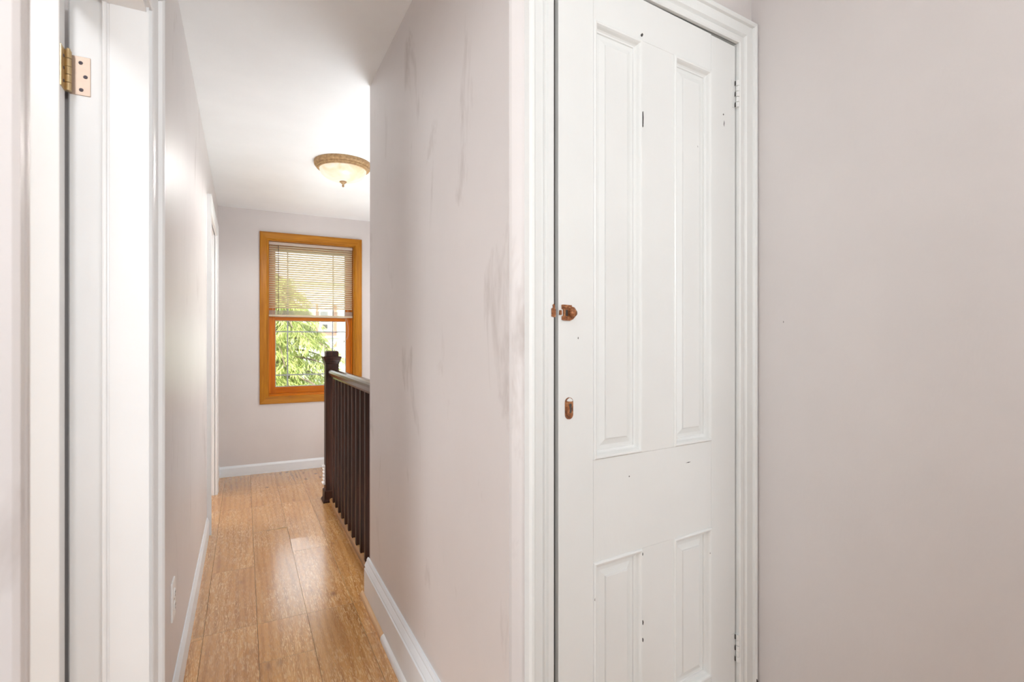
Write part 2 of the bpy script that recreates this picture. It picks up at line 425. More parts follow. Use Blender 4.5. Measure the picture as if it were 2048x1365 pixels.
bm = bmesh.new(); box(bm, -3.3, 3.1, -2.5, -2.4, 0, ZC); box(bm, 3.1, 3.2, -2.5, .51, 0, ZC)
tag(link('wall_back', bm, M['wall_flat']), 'back walls of the room behind the camera', 'wall', kind='structure')
bm = bmesh.new(); box(bm, -3.4, -3.3, -2.5, YE + .15, -.2, ZC)
box(bm, -3.3, WL - WT, 1.512, 1.655, 0, ZC)
tag(link('wall_side_room', bm, M['wall_flat']), 'far wall of the room through the left doorway', 'wall', kind='structure')
# end wall with window opening
WX0, WX1, WZ0, WZ1 = .19, .965, .69, 2.13
bm = bmesh.new(); T = .17
box(bm, -3.3, WX0, YE, YE + T, -2.8, ZC); box(bm, WX1, 1.6, YE, YE + T, -2.8, ZC)
box(bm, WX0, WX1, YE, YE + T, -2.8, WZ0); box(bm, WX0, WX1, YE, YE + T, WZ1, ZC)
tag(link('wall_end', bm, M['wall_clean']), 'pinkish grey end wall around the orange wood window', 'wall', kind='structure')
bm = bmesh.new(); box(bm, ST1, ST1 + .1, YC + .3, YE, -2.8, ZC); box(bm, WR + .08, ST1, YS - .1, YS - .001, -2.8, ZC)
box(bm, ST0 - .1, ST1, SY1, SY1 + .1, -2.8, -.2); box(bm, ST0 - .1, ST0 - .01, SY0, SY1, -2.8, -.2)
tag(link('wall_stairwell', bm, M['wall_flat']), 'walls of the stairwell behind the dark railing', 'wall', kind='structure')
tag(link('floor_lower', BX(ST0 - .1, ST1 + .1, SY0 - .1, YE, -2.9, -2.8), M['nosing']), 'wooden floor at the bottom of the stairwell', 'floor', kind='structure')

# ------------------------------------------------------------------ baseboards
def base_prof(h, t, cap): # (out, z)
    if cap: return [(0, 0), (t, 0), (t, h * .74), (t * .80, h * .76), (t * .80, h * .80), (t * .95, h * .82), (t * .62, h * .90), (t * .50, h * .92), (t * .50, h * .955), (t * .30, h), (0, h)]
    return [(0, 0), (t, 0), (t, h * .80), (t * .8, h * .86), (t * .45, h * .95), (t * .3, h), (0, h)]
def base_left(name, y0, y1, label):
    bm = bmesh.new(); prism(bm, base_prof(.115, .013, False), lambda u, v, w: (WL + u, w, v), y0, y1)
    tag(link(name, bm, M['base']), label, 'baseboard', kind='structure')
base_left('baseboard_left', D1b + .1, D2a - .092, 'low white baseboard along the left hall wall')
base_left('baseboard_left_far', D2b + .092, YE, 'short white baseboard between far doorway and end wall')
bm = bmesh.new(); prism(bm, base_prof(.092, .014, False), lambda u, v, w: (w, YE - u, v), WL, ST1)
tag(link('baseboard_end', bm, M['base']), 'white baseboard under the window on the end wall', 'baseboard', kind='structure')
bm = bmesh.new(); P = base_prof(.187, .022, True)
prism(bm, P, lambda u, v, w: (WR - u, w, v), YC, YS + .022); prism(bm, P, lambda u, v, w: (w, YS + u, v), WR - .001, WR + .03)
tag(link('baseboard_right', bm, M['base']), 'tall white moulded baseboard on the right hall wall', 'baseboard', kind='structure')
q = [(0, 0), (.014, 0), (.0135, .010), (.011, .017), (.007, .022), (0, .026)]
bm = bmesh.new(); prism(bm, q, lambda u, v, w: (WR - .022 - u, w, v), YC, 2.09)
tag(link('trim_3', bm, M['trim']), 'white shoe moulding at the foot of the tall baseboard', 'moulding', kind='structure')
bm = bmesh.new(); prism(bm, q, lambda u, v, w: (WR - .022 - u, w, v), 2.092, 2.50)
tag(link('trim_4', bm, M['rawshoe']), 'unpainted wood piece of shoe moulding nearest the railing', 'moulding', kind='structure')

# ------------------------------------------------------------------ near doorway on the left with its open door
t1 = thing('trim_1', (WL, D1b, 0), 'white door frame at the left edge with hinge', 'door frame', kind='structure')
t1.location = (0, 0, 0)
LW = lambda a, z, e: (WL + e, a, z)
cas = [(0, 0), (0, .011), (.004, .0135), (.012, .0135), (.016, .010), (.020, .013), (.060, .016), (.064, .024), (.070, .028), (.080, .028), (.086, .024), (.086, 0)]
def half(prof, a, zt, sgn, mat_, name, parent, zb=0):
    """one upright casing leg on the left wall with a mitred top"""
    bm = bmesh.new(); A = []; B = []
    for w, e in prof:
        A.append(bm.verts.new(LW(a + sgn * w, zb, e))); B.append(bm.verts.new(LW(a + sgn * w, zt + w, e)))
    n = len(prof)
    for i in range(n): bm.faces.new((A[i], A[(i + 1) % n], B[(i + 1) % n], B[i]))
    bm.faces.new(A); bm.faces.new(B); return link(name, bm, mat_, parent)
def head(prof, a0, a1, zt, mat_, name, parent):
    bm = bmesh.new(); A = []; B = []
    for w, e in prof:
        A.append(bm.verts.new(LW(a0 - w, zt + w, e))); B.append(bm.verts.new(LW(a1 + w, zt + w, e)))
    n = len(prof)
    for i in range(n): bm.faces.new((A[i], A[(i + 1) % n], B[(i + 1) % n], B[i]))
    bm.faces.new(A); bm.faces.new(B); return link(name, bm, mat_, parent)
half(cas, D1b, D1z, 1, M['trim'], 'casing', t1)
half(cas, D1a, D1z, -1, M['wall'], 'casing', t1)['label'] = 'blurred pinkish casing nearest the camera'
head(cas, D1a, D1b, D1z, M['trim'], 'head_casing', t1)
XJ = WL - WT                                       # room side of the wall
bm = bmesh.new()                                   # hinge jamb with stop and bead
prism(bm, [(XJ, D1b + .02), (XJ, D1b + .003), (XJ + .003, D1b), (-.284, D1b), (-.284, D1b - .012), (-.2825, D1b - .0145), (-.279, D1b - .0155), (-.2755, D1b - .0145), (-.274, D1b - .011), (-.2715, D1b - .0105), (-.2695, D1b - .012), (-.196, D1b - .012), (WL + .004, D1b - .010), (WL + .004, D1b + .02)], lambda u, v, w: (u, v, w), 0, D1z + .02)
link('hinge_jamb', bm, M['trim'], t1)
bm = BX(XJ, WL + .002, D1a - .02, D1a, 0, D1z + .02); link('strike_jamb', bm, M['trim'], t1)
bm = BX(XJ, WL + .002, D1a, D1b, D1z, D1z + .02); box(bm, -.284, WL + .002, D1a, D1b - .012, D1z - .012, D1z); link('head_jamb', bm, M['trim'], t1)
bm = bmesh.new()                                   # room-side casing behind the open door
box(bm, XJ - .02, XJ, D1a - .10, D1a - .005, 0, D1z + .09); box(bm, XJ - .02, XJ, D1a - .005, D1b, D1z + .005, D1z + .09)
link('room_casing', bm, M['trim'], t1)

d2 = thing('door_2', (0, 0, 0), 'plain white door standing open at the left edge', 'door', kind='structure')
XD = -.349
bm = BX(XD - .765, XD, 1.425, 1.463, .012, D1z - .006, .002); link('door_leaf', bm, M['slab'], d2)
def butt_hinge(parent, z0, z1):
    h = link('hinge', BX(XD - .0012 + .001, XD + .0022, 1.4275, 1.4625, z0, z1, .0006), M['brass'], parent)
    h['label'] = 'worn brass butt hinge'
    L = link('hinge_leaf', BX(-.3435, -.306, D1b - .0022, D1b + .001, z0, z1 - .002, .0006), M['steel'], h)
    L['label'] = 'pale steel hinge leaf on the jamb'
    n = 5; s = (z1 - z0) / n
    for k in range(n):
        b = bmesh.new(); lathe(b, [(0, z0 + s * k + .0006), (.0062, z0 + s * k + .0006), (.0062, z0 + s * (k + 1) - .0006), (0, z0 + s * (k + 1) - .0006)], (-.3425, 1.4585), 16)
        link('knuckle', b, M['brass'], h)
    b = bmesh.new(); lathe(b, [(0, z1 - .001), (.0045, z1 - .001), (.0045, z1 + .003), (.003, z1 + .0055), (0, z1 + .006)], (-.3425, 1.4585), 14); link('pin', b, M['brass'], h)
    for x, z in ((-.3235, z1 - .016), (-.315, (z0 + z1) / 2 - .002), (-.3225, z0 + .012)):
        b = bmesh.new(); lathe(b, [(0, 0), (.0042, 0), (.0036, .0012), (.0016, .0014), (.0012, .0006), (0, .0006)], (0, 0), 14)
        for v in b.verts: v.co = Vector((x + v.co.x, D1b - .0022 - v.co.z, z + v.co.y))
        link('screw', b, M['screw'], h)
    for z in (z1 - .018, (z0 + z1) / 2, z0 + .016):
        b = bmesh.new(); lathe(b, [(0, 0), (.0036, 0), (.003, .001), (0, .001)], (0, 0), 12)
        for v in b.verts: v.co = Vector((XD + .0022 + v.co.z, 1.444 + v.co.x, z + v.co.y))
        link('screw', b, M['screw'], h)
butt_hinge(d2, 1.748, 1.836); butt_hinge(d2, .20, .288)

# ------------------------------------------------------------------ far doorway on the left
t2 = thing('trim_2', (0, 0, 0), 'white frame of the far doorway near the end wall', 'door frame', kind='structure')
cas2 = [(0, 0), (0, .016), (.006, .021), (.070, .021), (.074, .024), (.088, .024), (.088, 0)]
half(cas2, D2b, D2z, 1, M['trim'], 'casing', t2); half(cas2, D2a, D2z, -1, M['trim'], 'casing', t2); head(cas2, D2a, D2b, D2z, M['trim'], 'head_casing', t2)
link('jamb', BX(XJ, WL + .003, D2b, D2b + .02, 0, D2z + .02), M['trim'], t2)
link('jamb', BX(XJ, WL + .003, D2a - .02, D2a, 0, D2z + .02), M['trim'], t2)
link('head_jamb', BX(XJ, WL + .003, D2a, D2b, D2z, D2z + .02), M['trim'], t2)
link('door_stop', BX(-.30, -.262, D2b - .012, D2b, 0, D2z), M['trim'], t2)

# ------------------------------------------------------------------ closet door frame and panelled door on the right
O0, O1, OZ = .1135, .797, 2.092
t5 = thing('trim_5', (0, 0, 0), 'old white moulded frame around the closet door', 'door frame', kind='structure')
cprof = [(0, 0), (0, .012), (.004, .0145), (.018, .0145), (.0225, .011), (.024, .0105), (.0255, .013), (.030, .0185), (.034, .019), (.0365, .015), (.038, .0145), (.058, .0165), (.062, .017), (.0645, .024), (.070, .027), (.0765, .026), (.081, .021), (.081, 0)]
cprof = [(w * .92, e) for w, e in cprof]
bm = bmesh.new(); u_frame(bm, cprof, O0, O1, 0, OZ, DP); link('casing', bm, M['old'], t5)
bm = bmesh.new()
def dbox(bm, d0, d1, z0, z1, e0, e1, bev=0):
    b = bmesh.new(); box(b, d0, d1, z0, z1, e0, e1, bev)
    mp = {}
    for v in b.verts: mp[v] = bm.verts.new(DP(v.co.x, v.co.y, v.co.z))
    for f in b.faces: bm.faces.new([mp[v] for v in f.verts])
    b.free(); return bm
def DB(*a): return dbox(bmesh.new(), *a)
dbox(bm, .104, .1135, 0, OZ + .013, -.11, .002); dbox(bm, .797, .813, 0, OZ + .013, -.11, .002); dbox(bm, .1135, .797, OZ, OZ + .013, -.11, .002)
dbox(bm, .1135, .135, 0, OZ, -.060, -.045); dbox(bm, .782, .797, 0, OZ, -.060, -.045); dbox(bm, .1135, .797, OZ - .015, OZ, -.060, -.045)
link('jamb', bm, M['old'], t5)
# closed-off interior of the closet
tag(link('wall_closet_interior', DB(.10, .82, 0, 2.15, -.40, -.38), M['dark']), 'dark back of the closet behind the door', 'wall', kind='structure')

AJ = R(1.2)
d1 = thing('door_1', (0, 0, 0), 'old white four panel closet door with rusty latch', 'door', kind='structure')
L0, L1, LT, LB = .1325, .7938, 2.087, .012
pxs = ((.2375, .4025), (.523, .683)); tops = (.911, 1.980); bots = (.230, .662)
g = .0003; TH = -.035
link('stile', DB(L0, pxs[0][0], LB, LT, TH, 0, .0016), M['old'], d1)
link('stile', DB(pxs[1][1], L1, LB, LT - .002, TH, 0, .0016), M['old'], d1)
for z0, z1 in ((tops[1], LT), (bots[1], tops[0]), (LB, bots[0])):
    link('rail', DB(pxs[0][0] + g, pxs[1][0 + 1] - g, z0, z1, TH, -.0003, .0008), M['old'], d1)
link('muntin', DB(pxs[0][1], pxs[1][0], tops[0] + g, tops[1] - g, TH, -.0003, .0008), M['old'], d1)
link('muntin', DB(pxs[0][1], pxs[1][0], bots[0] + g, bots[1] - g, TH, -.0003, .0008), M['old'], d1)
rings = [(0, -.012), (0, -.0005), (.0012, .0016), (.004, .0032), (.008, .0026), (.011, -.0005), (.0135, -.0050), (.0165, -.0072), (.0195, -.0078), (.0205, -.0098),
         (.0225, -.0100), (.030, -.0098), (.0445, -.0062), (.0462, -.0040), (.0480, -.0036)]
def panel(d0, d1_, z0, z1):
    bm = bmesh.new(); rows = []
    for ins, e in [(i_, e_ * 1.5 if e_ > -.0115 else e_) for i_, e_ in rings]:
        rows.append([bm.verts.new(DP(*q, e)) for q in ((d0 + ins, z0 + ins), (d1_ - ins, z0 + ins), (d1_ - ins, z1 - ins), (d0 + ins, z1 - ins))])
    for A, B in zip(rows, rows[1:]):
        for k in range(4): bm.faces.new((A[k], A[(k + 1) % 4], B[(k + 1) % 4], B[k]))
    bm.faces.new(rows[-1])
    back = [bm.verts.new(DP(*q, TH + .004)) for q in ((d0, z0), (d1_, z0), (d1_, z1), (d0, z1))]
    for k in range(4): bm.faces.new((rows[0][k], back[k], back[(k + 1) % 4], rows[0][(k + 1) % 4]))
    bm.faces.new(back[::-1]); link('panel', bm, M['old'], d1)
for a, b in pxs:
    panel(a, b, *tops); panel(a, b, *bots)
def dlathe(prof, d, z, e, seg=20):
    b = bmesh.new(); lathe(b, prof, (0, 0), seg)
    for v in b.verts: v.co = DP(d + v.co.x, z + v.co.y, e + v.co.z)
    return b
def dprism(pts, e0, e1):
    b = bmesh.new(); prism(b, pts, lambda u, v, w: DP(u, v, w), e0, e1); return b
link('gap_shade_strip', DB(L0 - .0006, L0 + .0012, LB + .002, LT - .003, TH + .002, -.0135), M['edge'], d1)['label'] = 'dark door edge coloured for the shadow in the gap'  # strip paints the gap's shadow line onto the leaf edge
# paint chips along the mouldings
for cdx, cz, wdt, hgt in ((.4035, 1.775, .0012, .020), (.4005, 1.993, .003, .004), (.2405, .575, .0016, .007), (.4015, .648, .002, .004), (.4030, .470, .0016, .006), (.4030, .425, .0014, .005), (.676, .590, .003, .003), (.5830, .862, .010, .0012), (.3570, .855, .002, .002), (.1905, 1.207, .0015, .003), (.1350, .30, .0015, .007), (.741, 1.842, .002, .010), (.738, 1.868, .003, .003)):
    link('paint_chip', dprism([(cdx - wdt, cz - hgt * .3), (cdx + wdt * .2, cz - hgt), (cdx + wdt, cz + hgt * .2), (cdx, cz + hgt)], -.004, .0036 if abs(cdx - .402) < .004 or cdx in (.2405, .676, .684) else .0002), M['slot'], d1)
# rusty night latch
lat = link('latch', dprism([(.1410, 1.2495), (.1445, 1.2480), (.163, 1.2475), (.172, 1.2510), (.1785, 1.2575), (.1800, 1.2650), (.1805, 1.2740), (.176, 1.2790), (.166, 1.2810), (.152, 1.2835), (.1405, 1.2840), (.1412, 1.2740), (.1450, 1.2730), (.1452, 1.2590), (.1408, 1.2570)], -.001, .0045), M['rust'], d1)
lat['label'] = 'rusty iron latch plate'
link('bolt', dprism([(.1405, 1.2770), (.166, 1.2760), (.166, 1.2835), (.1405, 1.2845)], .0045, .0075), M['rust'], lat)
link('bolt_tip', dprism([(.1335, 1.2608), (.1385, 1.2606), (.1388, 1.2710), (.1340, 1.2714)], -.001, .005), M['rust'], lat)
link('slot', dprism([(.1495, 1.2580), (.156, 1.2580), (.156, 1.2725), (.1495, 1.2725)], .0044, .0050), M['slot'], lat)
link('knob', dlathe([(.006, .004), (.0055, .008), (.0085, .012), (.0095, .016), (.008, .020), (.004, .022), (0, .0222)], .1640, 1.2650, 0), M['rust'], lat)
link('lever', dprism([(.164, 1.2610), (.1775, 1.2625), (.1790, 1.2715), (.174, 1.2760), (.164, 1.2720)], .0045, .0085), M['rust'], lat)
AJ = 0.0
link('chip', dprism([(.860, .176), (.868, .160), (.872, .10), (.858, .10)], .010, .0295), M['slot'], t5)['label'] = 'dark broken corner at the foot of the frame'
kp = link('latch_keeper', dprism([(.1040, 1.2560), (.1125, 1.2545), (.1150, 1.2570), (.1150, 1.2720), (.1125, 1.2745), (.1130, 1.2810), (.1095, 1.2850), (.1070, 1.2825), (.1080, 1.2770), (.1040, 1.2740)], .012, .0175), M['rust'], t5)
kp['label'] = 'rusty iron latch keeper'
AJ = R(1.2)
# keyhole escutcheon
def capsule(cd, cz, w, h, n=10):
    p = []
    for k in range(n + 1): t = math.pi * k / n; p.append((cd + w * math.cos(t), cz + h - w + w * math.sin(t)))
    for k in range(n + 1): t = math.pi + math.pi * k / n; p.append((cd + w * math.cos(t), cz - h + w + w * math.sin(t)))
    return p
es = link('escutcheon', dprism(capsule(.1620, 1.0425, .0112, .0255), -.001, .0032), M['rust'], d1); es['label'] = 'rusty iron keyhole plate'
link('rim', dprism(capsule(.1620, 1.0425, .0092, .0225), .0030, .0044), M['rust'], es)
kh = dprism([(.1638 + .0036 * math.cos(t), 1.0495 + .0044 * math.sin(t)) for t in (2 * math.pi * k / 14 for k in range(14))], .0040, .0048); prism(kh, [(.1625, 1.0480), (.1659, 1.0480), (.1670, 1.0320), (.1618, 1.0320)], lambda u, v, w: DP(u, v, w), .0040, .0049)
link('keyhole', kh, M['slot'], es)
pc = link('paint_patch', dprism([(.1535, 1.0605), (.1560, 1.0640), (.1620, 1.0672), (.1680, 1.0640), (.1710, 1.0600), (.167, 1.0585), (.158, 1.0590)], .0030, .0047), M['old'], es); pc['label'] = 'white paint on top'
# painted hinges on the right
for z0, z1 in ((1.900, 1.980), (.240, .322)):
    n = 5; s = (z1 - z0) / n
    b = bmesh.new(); 
    for k in range(n):
        bb = dlathe([(0, 0), (.0052, 0), (.0052, s - .0014), (0, s - .0014)], 0, 0, 0, 14)
        bb.free()
        c = DP(.7955, 0, .0075); lathe(b, [(0, z0 + s * k), (.0052 if k % 2 else .0056, z0 + s * k), (.0052 if k % 2 else .0056, z0 + s * (k + 1) - .0013), (0, z0 + s * (k + 1) - .0013)], (c.x, c.y), 14)
    h = link('hinge', b, M['old'], d1); h['label'] = 'paint covered hinge with chipped knuckles'
    link('hinge_leaf', DB(.776, .7945, z0, z1, -.001, .0012), M['old'], h)
    for k in (0, 2, 4):
        b = dprism([(.7895, z0 + s * k + .001), (.7915, z0 + s * k + .002), (.7912, z0 + s * k + s * .8), (.7900, z0 + s * k + s * .95), (.7890, z0 + s * k + s * .5)], .0010, .0050)
        link('chip', b, M['slot'], h)['label'] = 'dark chipped edge'

AJ = 0.0
# ------------------------------------------------------------------ end window
w1 = thing('window_1', (0, 0, 0), 'orange wood double hung window in the end wall', 'window', kind='structure')
EW = lambda a, z, e: (a, YE - e, z)
wprof = [(-.003, 0), (-.003, .010), (0, .0145), (.004, .0165), (.007, .0150), (.056, .0205), (.061, .0195), (.0645, .015), (.0645, 0)]
for k in range(4):
    bm = bmesh.new(); o_frame_side(bm, wprof, WX0, WX1, WZ0, WZ1, EW, k)
    link('casing', bm, M['oak_z'] if k % 2 == 0 else M['oak_x'], w1)
YI = YE + T
bm = BX(WX0 - .0, WX0 + .012, YE, YI, WZ0, WZ1); link('jamb', bm, M['oak_z'], w1)
bm = BX(WX1 - .012, WX1, YE, YI, WZ0, WZ1); link('jamb', bm, M['oak_z'], w1)
link('head_jamb', BX(WX0 + .012, WX1 - .012, YE, YI, WZ1 - .012, WZ1), M['oak_x'], w1)
link('sill', BX(WX0 + .012, WX1 - .012, YE, YI + .03, WZ0, WZ0 + .022), M['sash_x'], w1)
SX0, SX1 = .217, .938
link('jamb_stop', BX(WX0 + .012, SX0, YE + .075, YI - .005, WZ0 + .022, WZ1 - .012), M['sash_z'], w1)
link('jamb_stop', BX(SX1, WX1 - .012, YE + .075, YI - .005, WZ0 + .022, WZ1 - .012), M['sash_z'], w1)
def sash(y0, z0, z1, rb, rt, mx_, hz):
    y1 = y0 + .032; st = .042
    s = link('sash', BX(SX0, SX0 + st, y0, y1, z0, z1, .002), M['sash_z'], w1)
    link('sash_stile', BX(SX1 - st, SX1, y0, y1, z0, z1, .002), M['sash_z'], s)
    link('sash_rail', BX(SX0 + st, SX1 - st, y0, y1, z0, z0 + rb, .002), M['sash_x'], s)
    link('sash_rail', BX(SX0 + st, SX1 - st, y0, y1, z1 - rt, z1, .002), M['sash_x'], s)
    ym = (y0 + y1) / 2; b = bmesh.new()
    for x in mx_: box(b, x - .0055, x + .0055, ym - .003, ym + .003, z0 + rb, z1 - rt)
    for z in hz: box(b, SX0 + st, SX1 - st, ym - .0028, ym + .0028, z - .0055, z + .0055)
    box(b, SX0 + st, SX0 + st + .005, y0 + .006, y1 - .006, z0 + rb, z1 - rt); box(b, SX1 - st - .005, SX1 - st, y0 + .006, y1 - .006, z0 + rb, z1 - rt)
    box(b, SX0 + st, SX1 - st, y0 + .006, y1 - .006, z0 + rb, z0 + rb + .005); box(b, SX0 + st, SX1 - st, y0 + .006, y1 - .006, z1 - rt - .005, z1 - rt)
    link('grille', b, M['vinyl'], s)
    link('pane', BX(SX0 + st - .004, SX1 - st + .004, ym + .006, ym + .008, z0 + rb - .004, z1 - rt + .004), M['glass'], s)
sash(YE + .090, WZ0 + .022, 1.424, .058, .032, (.366, .772), (1.288, .880))
sash(YE + .128, 1.392, WZ1 - .012, .032, .058, (.370, .782), (1.52, 1.94))

# ------------------------------------------------------------------ mini blind
bl = thing('window_blind', (.57, YE + .045, 2.10), 'ivory mini blind half raised in the end window', 'blind')
bl.location = (0, 0, 0)
B0, B1, YB = WX0 + .014, WX1 - .016, YE + .050
link('headrail', BX(B0, B1, YB - .0125, YB + .0125, 2.089, 2.116, .002), M['blindrail'], bl)
bm = bmesh.new(); tilt = R(31); nsl = 28; ztop, pitch = 2.074, .0208
for k in range(nsl):
    z = ztop - pitch * k; pts = []
    for t in range(5):
        u = (t / 4 - .5) * .025; arch = .0016 * (1 - (2 * (t / 4 - .5)) ** 2)
        # inner edge (toward the hall) held up
        pts.append((YB + u * math.cos(tilt) - arch * math.sin(tilt) * -1, z - u * math.sin(tilt) + arch * math.cos(tilt)))
    A = [bm.verts.new((B0 + .002, y, zz)) for y, zz in pts]; Bv = [bm.verts.new((B1 - .002, y, zz)) for y, zz in pts]
    for i in range(4): bm.faces.new((A[i], A[i + 1], Bv[i + 1], Bv[i]))
o = link('slats', bm, M['slat'], bl); sm = o.modifiers.new('thick', 'SOLIDIFY'); sm.thickness = .0006
bm = bmesh.new()
for k in range(10): box(bm, B0 + .002, B1 - .002, YB - .0125, YB + .0125, 1.4435 + .0042 * k, 1.4450 + .0042 * k)
link('stacked_slats', bm, M['blindrail'], bl)
link('bottom_rail', BX(B0, B1, YB - .0125, YB + .0125, 1.4262, 1.4430, .003), M['slat'], bl)
for x in (.236, .357, .586, .775, .905):
    b = bmesh.new(); tube(b, [(x, YB - .0135, 2.09), (x, YB - .0135, 1.43)], .0009, 5); link('ladder_cord', b, M['cord'], bl)
b = bmesh.new(); tube(b, [(.283, YB - .020, 2.085), (.283, YB - .021, 1.47)], .0028, 6); link('tilt_wand', b, M['wand'], bl)
b = bmesh.new(); tube(b, [(.872, YB - .018, 2.09), (.873, YB - .019, 1.50), (.880, YB - .021, 1.43), (.885, YB - .022, 1.30), (.878, YB - .022, 1.24), (.868, YB - .022, 1.235)], .0011, 5)
tube(b, [(.872, YB - .018, 1.46), (.890, YB - .020, 1.43), (.905, YB - .021, 1.35), (.905, YB - .022, 1.25), (.892, YB - .022, 1.215)], .0011, 5)
pc = link('pull_cord', b, M['cord'], bl)
b = bmesh.new(); lathe(b, [(0, 1.212), (.003, 1.21), (.006, 1.19), (.005, 1.186), (0, 1.186)], (.868, YB - .022), 10); lathe(b, [(0, 1.236), (.003, 1.234), (.003, 1.224), (0, 1.222)], (.868, YB - .022), 8)
link('tassel', b, M['wand'], pc)

# ------------------------------------------------------------------ ceiling light
lx, ly = .588, 3.60
cl = thing('ceiling_light', (lx, ly, ZC), 'flush ceiling light with lit alabaster bowl and tan rim', 'ceiling light')
def lz(prof): return lathe(bmesh.new(), prof, (0, 0), 48)
o = link('rim', lz([(0, 0), (.182, 0), (.184, -.008), (.183, -.020), (.178, -.027), (.171, -.029), (.171, -.034), (.169, -.039), (.162, -.041), (.161, -.046), (.155, -.049), (.150, -.047), (.150, -.02), (0, -.02)]), M['rim'], cl)
pr = [(.150, -.044)]
for k in range(1, 13):
    t = math.pi / 2 * k / 12; pr.append((.150 * math.cos(t) ** .85 if k < 12 else 0, -.044 - .078 * math.sin(t)))
link('glass_bowl', lz(pr), M['bowl'], cl, True)
link('finial', lz([(.0, -.119), (.021, -.121), (.024, -.124), (.020, -.129), (.015, -.131), (.012, -.137), (.006, -.139), (.005, -.144), (.0075, -.148), (.0075, -.153), (.005, -.158), (0, -.159)]), M['rim'], cl, True)
hl = light('hall_lamp', 'SPOT', (lx, ly, ZC - .165), (lx, ly, 0), energy=30, color=(.98, .97, .95))
hl.data.spot_size = R(172); hl.data.spot_blend = .25; hl.data.shadow_soft_size = 0

# ------------------------------------------------------------------ stair railing
rl = thing('stair_railing', (.587, 4.11, 0), 'dark mahogany stair railing with newel post and balusters', 'railing')
rl.location = (0, 0, 0)
nx, ny, hw = .5865, 4.112, .0465
nw = link('newel_post', BX(nx - hw, nx + hw, ny - hw, ny + hw, 0, 1.035, .004), M['mahog_z'], rl)
def sq(bm, prof):
    rows = [[bm.verts.new((nx + r * a, ny + r * b, z)) for a, b in ((-1, -1), (1, -1), (1, 1), (-1, 1))] for r, z in prof]
    for A, B in zip(rows, rows[1:]):
        for k in range(4): bm.faces.new((A[k], A[(k + 1) % 4], B[(k + 1) % 4], B[k]))
    bm.faces.new(rows[0][::-1]); bm.faces.new(rows[-1]); return bm
link('cap', sq(bmesh.new(), [(.0470, 1.028), (.0500, 1.034), (.0500, 1.040), (.0530, 1.043), (.0530, 1.049), (.0580, 1.054), (.0580, 1.060), (.0610, 1.066), (.0660, 1.084), (.0450, 1.0845), (.0450, 1.118), (.0420, 1.123), (.0340, 1.126)]), M['mahog_z'], nw)
link('plinth', sq(bmesh.new(), [(.066, 0), (.066, .010), (.058, .020), (.057, .024), (.057, .080), (.0475, .088)]), M['mahog_z'], nw)
# handrail: moulded section swept along y
hr = [(-.018, .930), (.018, .930), (.018, .940), (.026, .944), (.030, .954), (.034, .966), (.033, .980), (.026, .990), (.010, .996), (-.010, .996), (-.026, .990), (-.033, .980), (-.034, .966), (-.030, .954), (-.026, .944), (-.018, .940)]
bm = bmesh.new(); prism(bm, hr, lambda u, v, w: (nx + u, w, v), YS, ny - hw)
link('handrail', bm, M['mahog_y'], rl)
link('shoe_rail', prism(bmesh.new(), [(-.022, 0), (.05, 0), (.05, .030), (-.010, .030), (-.018, .026), (-.022, .018)], lambda u, v, w: (nx + u, w, v), YS, ny - hw - .010), M['nosing'], rl)
for k in range(12):
    y = 3.945 - .125 * k
    link('baluster', BX(nx - .0155, nx + .0155, y - .0155, y + .0155, .028, .933, .0015), M['mahog_z'], rl)
# white plastic bracket clipped to the newel
bm = bmesh.new(); pts = [(0, .128)]
for k in range(17):
    z = .130 + .136 * k / 16; pts.append((-.010 - .004 * math.sin(k * 2.1) - (.007 if k in (0, 16, 15, 1) else 0), z))
pts.append((0, .268)); prism(bm, pts, lambda u, v, w: (nx - hw + u, w, v), ny - .030, ny + .030)
for v in bm.verts: v.co.x -= .0012
tag(link('gate_bracket', bm, M['plastic']), 'small white scalloped bracket on the foot of the newel post', 'bracket')

# ------------------------------------------------------------------ wall outlet on the left
ot = thing('wall_outlet', (WL, 1.96, .38), 'white electrical outlet low on the left hall wall', 'outlet')
link('cover_plate', BX(0, .006, -.036, .036, -.060, .060, .002), M['plastic'], ot)
for z in (-.020, .020):
    b = bmesh.new(); lathe(b, [(0, .004), (.0165, .004), (.0165, .0082), (.015, .009), (0, .009)], (0, 0), 20)
    for v in b.verts: v.co = Vector((v.co.z, v.co.x, z + v.co.y * .85))
    r = link('receptacle', b, M['plastic'], ot)
    b = bmesh.new(); box(b, .0088, .0094, -.0075, -.0055, z - .002, z + .007); box(b, .0088, .0094, .0055, .0075, z - .002, z + .006); box(b, .0088, .0094, -.002, .002, z - .010, z - .006)
    link('slots', b, M['slot'], r)
b = bmesh.new(); lathe(b, [(0, .0055), (.003, .0055), (.0025, .0072), (0, .0074)], (0, 0), 10)
for v in b.verts: v.co = Vector((v.co.z, v.co.x, v.co.y))
link('screw', b, M['steel'], ot)

